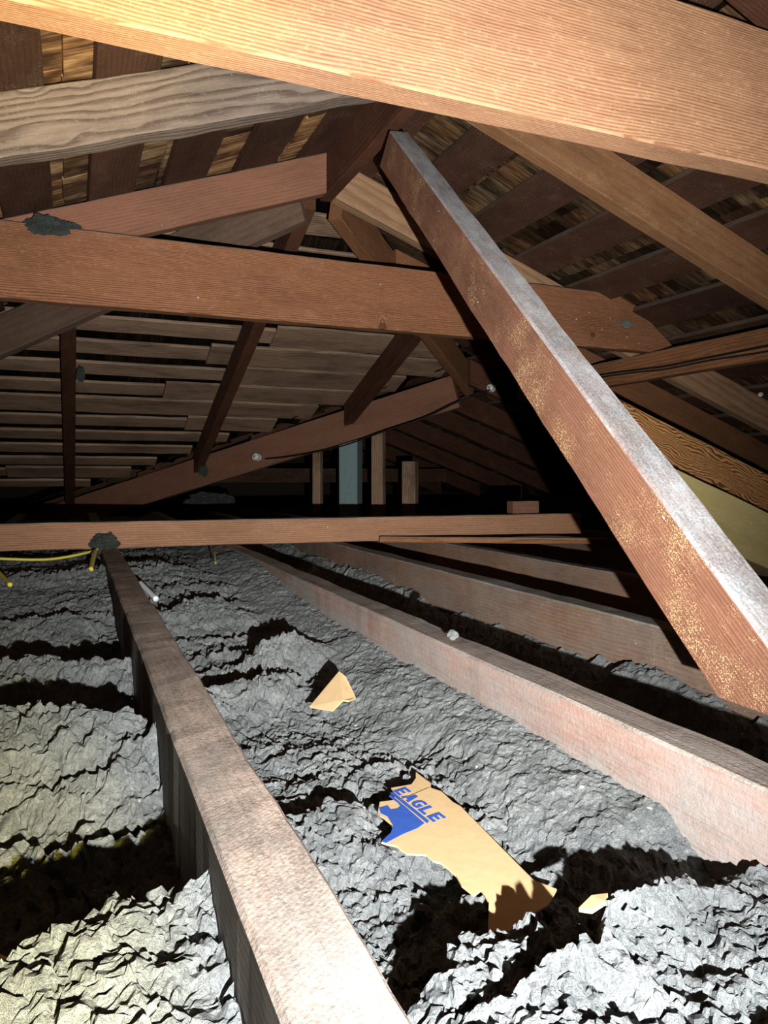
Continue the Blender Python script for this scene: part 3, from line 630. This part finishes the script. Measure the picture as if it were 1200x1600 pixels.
clump(Vector((0.095, 2.565, 0.020)), (0.040, 0.030, 0.030), 'clump', 'dark clump of fluff heaped where the near joist meets the crossing timber', 5)
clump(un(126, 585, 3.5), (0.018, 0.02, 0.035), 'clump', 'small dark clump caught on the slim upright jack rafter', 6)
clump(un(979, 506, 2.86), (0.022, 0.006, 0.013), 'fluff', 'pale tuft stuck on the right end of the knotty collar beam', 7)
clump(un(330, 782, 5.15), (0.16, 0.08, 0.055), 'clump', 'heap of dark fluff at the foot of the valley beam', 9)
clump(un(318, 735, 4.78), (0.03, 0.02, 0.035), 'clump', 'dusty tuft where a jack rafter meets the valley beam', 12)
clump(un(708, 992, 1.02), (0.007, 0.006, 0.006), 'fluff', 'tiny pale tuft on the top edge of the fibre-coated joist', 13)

# ------------------------------------------------------------------ posts, flue, far plate
def post(px, Z, wdt, top_h, mat, label, name='post', cat='post'):
    p = un(px, 745, Z); s_ = Vector((SN, CS, 0))
    return beam(name, (p.x, p.y, -0.10), (p.x, p.y, top_h+EYE), wdt, wdt, mat, label, cat, up=(SN+0.35, CS, 0), align='centre', ch=0.002)
post(496.5, 4.95, 0.055, 0.24, 'plank', 'thin brown post under the valley beam, leftmost of the far posts')
post(591.5, 4.75, 0.075, 0.34, 'plank', 'reddish square post just right of the galvanised flue')
post(641, 4.85, 0.09, 0.10, 'plank', 'short dim post right of the reddish one, below the far plate')
p = un(548, 745, 4.85)
fl = beam('flue_duct', (p.x, p.y, -0.10), (p.x, p.y, 0.33+EYE), 0.125, 0.125, 'zinc', 'square galvanised blue-grey metal flue standing under the valley beam', 'flue', up=(SN+0.30, CS, 0), align='centre', ch=0.004, rough=0.001)
beam('far_plate', Hz(0.2, 5.75, -0.045), Hz(3.0, 5.75, -0.045), 0.05, 0.11, 'board', 'dim horizontal board far behind the flue and posts', 'board')

# ------------------------------------------------------------------ knobs and wires
def lathe(name, prof, mat, parent=None, n=20):
    vs = []; fs = []
    for r, z in prof:
        for k in range(n): vs.append((r*math.cos(2*math.pi*k/n), r*math.sin(2*math.pi*k/n), z))
    for i in range(len(prof)-1):
        for k in range(n): a, b_ = i*n+k, i*n+(k+1) % n; fs.append((a, b_, b_+n, a+n))
    fs.append(tuple(reversed(range(n)))); fs.append(tuple((len(prof)-1)*n+k for k in range(n)))
    me = bpy.data.meshes.new(name); me.from_pydata(vs, [], fs); me.update()
    for f_ in me.polygons: f_.use_smooth = True
    return link(name, me, M[mat], parent)
def knob(loc, nrm, label, s_=1.0):
    e = bpy.data.objects.new('wiring_insulator', None); C.objects.link(e); e.location = loc
    e.rotation_euler = Vector(nrm).to_track_quat('Z', 'Y').to_euler(); e.scale = (s_, s_, s_)
    meta(e, label, 'insulator', 'white wiring insulators')
    lathe('knob_body', [(0.016, 0), (0.019, 0.004), (0.019, 0.014), (0.013, 0.018), (0.013, 0.026), (0.019, 0.030), (0.019, 0.040), (0.014, 0.046), (0.005, 0.047)], 'porcelain', e)
    lathe('nail', [(0.0035, 0.040), (0.0035, 0.050), (0.006, 0.0505), (0.006, 0.053)], 'steel', e, 10)
    return e
k1 = knob(un(404, 715, 4.63), (-0.6, -0.8, 0.1), 'white porcelain wiring knob on the face of the valley beam', 1.25)
k2 = knob(un(770, 607, 4.10), (-0.9, -0.7, 0.0), 'white porcelain wiring knob beside the upper end of the valley beam', 1.1)
k3 = knob(un(1187, 617, 3.2), (-0.6, -0.8, 0), 'small white wiring knob in the dark rafters at the right edge', 0.5)
tube('electrical_wire', [un(415, 717, 4.58), un(460, 712, 4.45), un(530, 698, 4.28), un(600, 674, 4.10), un(665, 652, 4.02), un(715, 628, 4.0), un(766, 609, 4.05)], 0.0045, 'wire', 'thin black wire strung between the two white knobs under the valley beam', 'wire')
tube('electrical_wire', [un(880, 596, 3.245), un(935, 586, 3.154), un(1000, 577, 2.929), un(1040, 572, 2.802), un(1110, 558, 2.604), un(1200, 540, 2.383), un(1290, 520, 2.198)], 0.004, 'wire', 'black wire along the side of the purlin, the upper of two', 'wire')
tube('electrical_wire', [un(880, 600, 3.245), un(935, 590, 3.154), un(1000, 581, 2.929), un(1040, 577, 2.802), un(1110, 563, 2.604), un(1200, 549, 2.383), un(1290, 531, 2.198)], 0.003, 'wire', 'black wire along the side of the purlin, the lower of two', 'wire')
tube('electrical_cable', [un(-90, 868, 2.1), un(0, 873, 2.15), un(75, 874, 2.22), un(130, 865, 2.3), un(153, 858, 2.37)], 0.0042, 'cable', 'yellow cable looping along the foot of the crossing timber at far left', 'cable')
tube('electrical_cable', [un(149, 862, 2.25), un(146, 872, 2.15), un(142, 890, 2.0)], 0.0065, 'cable', 'short yellow cable end hanging down beside the near joist', 'cable')
tube('electrical_cable', [un(-30, 872, 1.9), un(0, 897, 1.74), un(16, 914, 1.62)], 0.0050, 'cable', 'yellow cable piece at the left edge below the looping cable', 'cable')
tube('electrical_cable', [un(337, 880, 2.05), un(336, 870, 2.12), un(334, 862, 2.2)], 0.0022, 'cable_pale', 'faint yellowish string dangling below the crossing timber', 'cable')
tube('electrical_cable', [un(-20, 1490, .435), un(12, 1504, .435), un(28, 1508, .432), un(46, 1513, .428)], 0.0022, 'cable', 'yellow cable scrap lying in the shadow at lower left', 'cable')
st = tube('plastic_straw', [un(219, 911, 1.74), un(231, 923, 1.68), un(244, 936, 1.62)], 0.0062, 'white', 'short white plastic tube leaning on the near joist', 'tube')
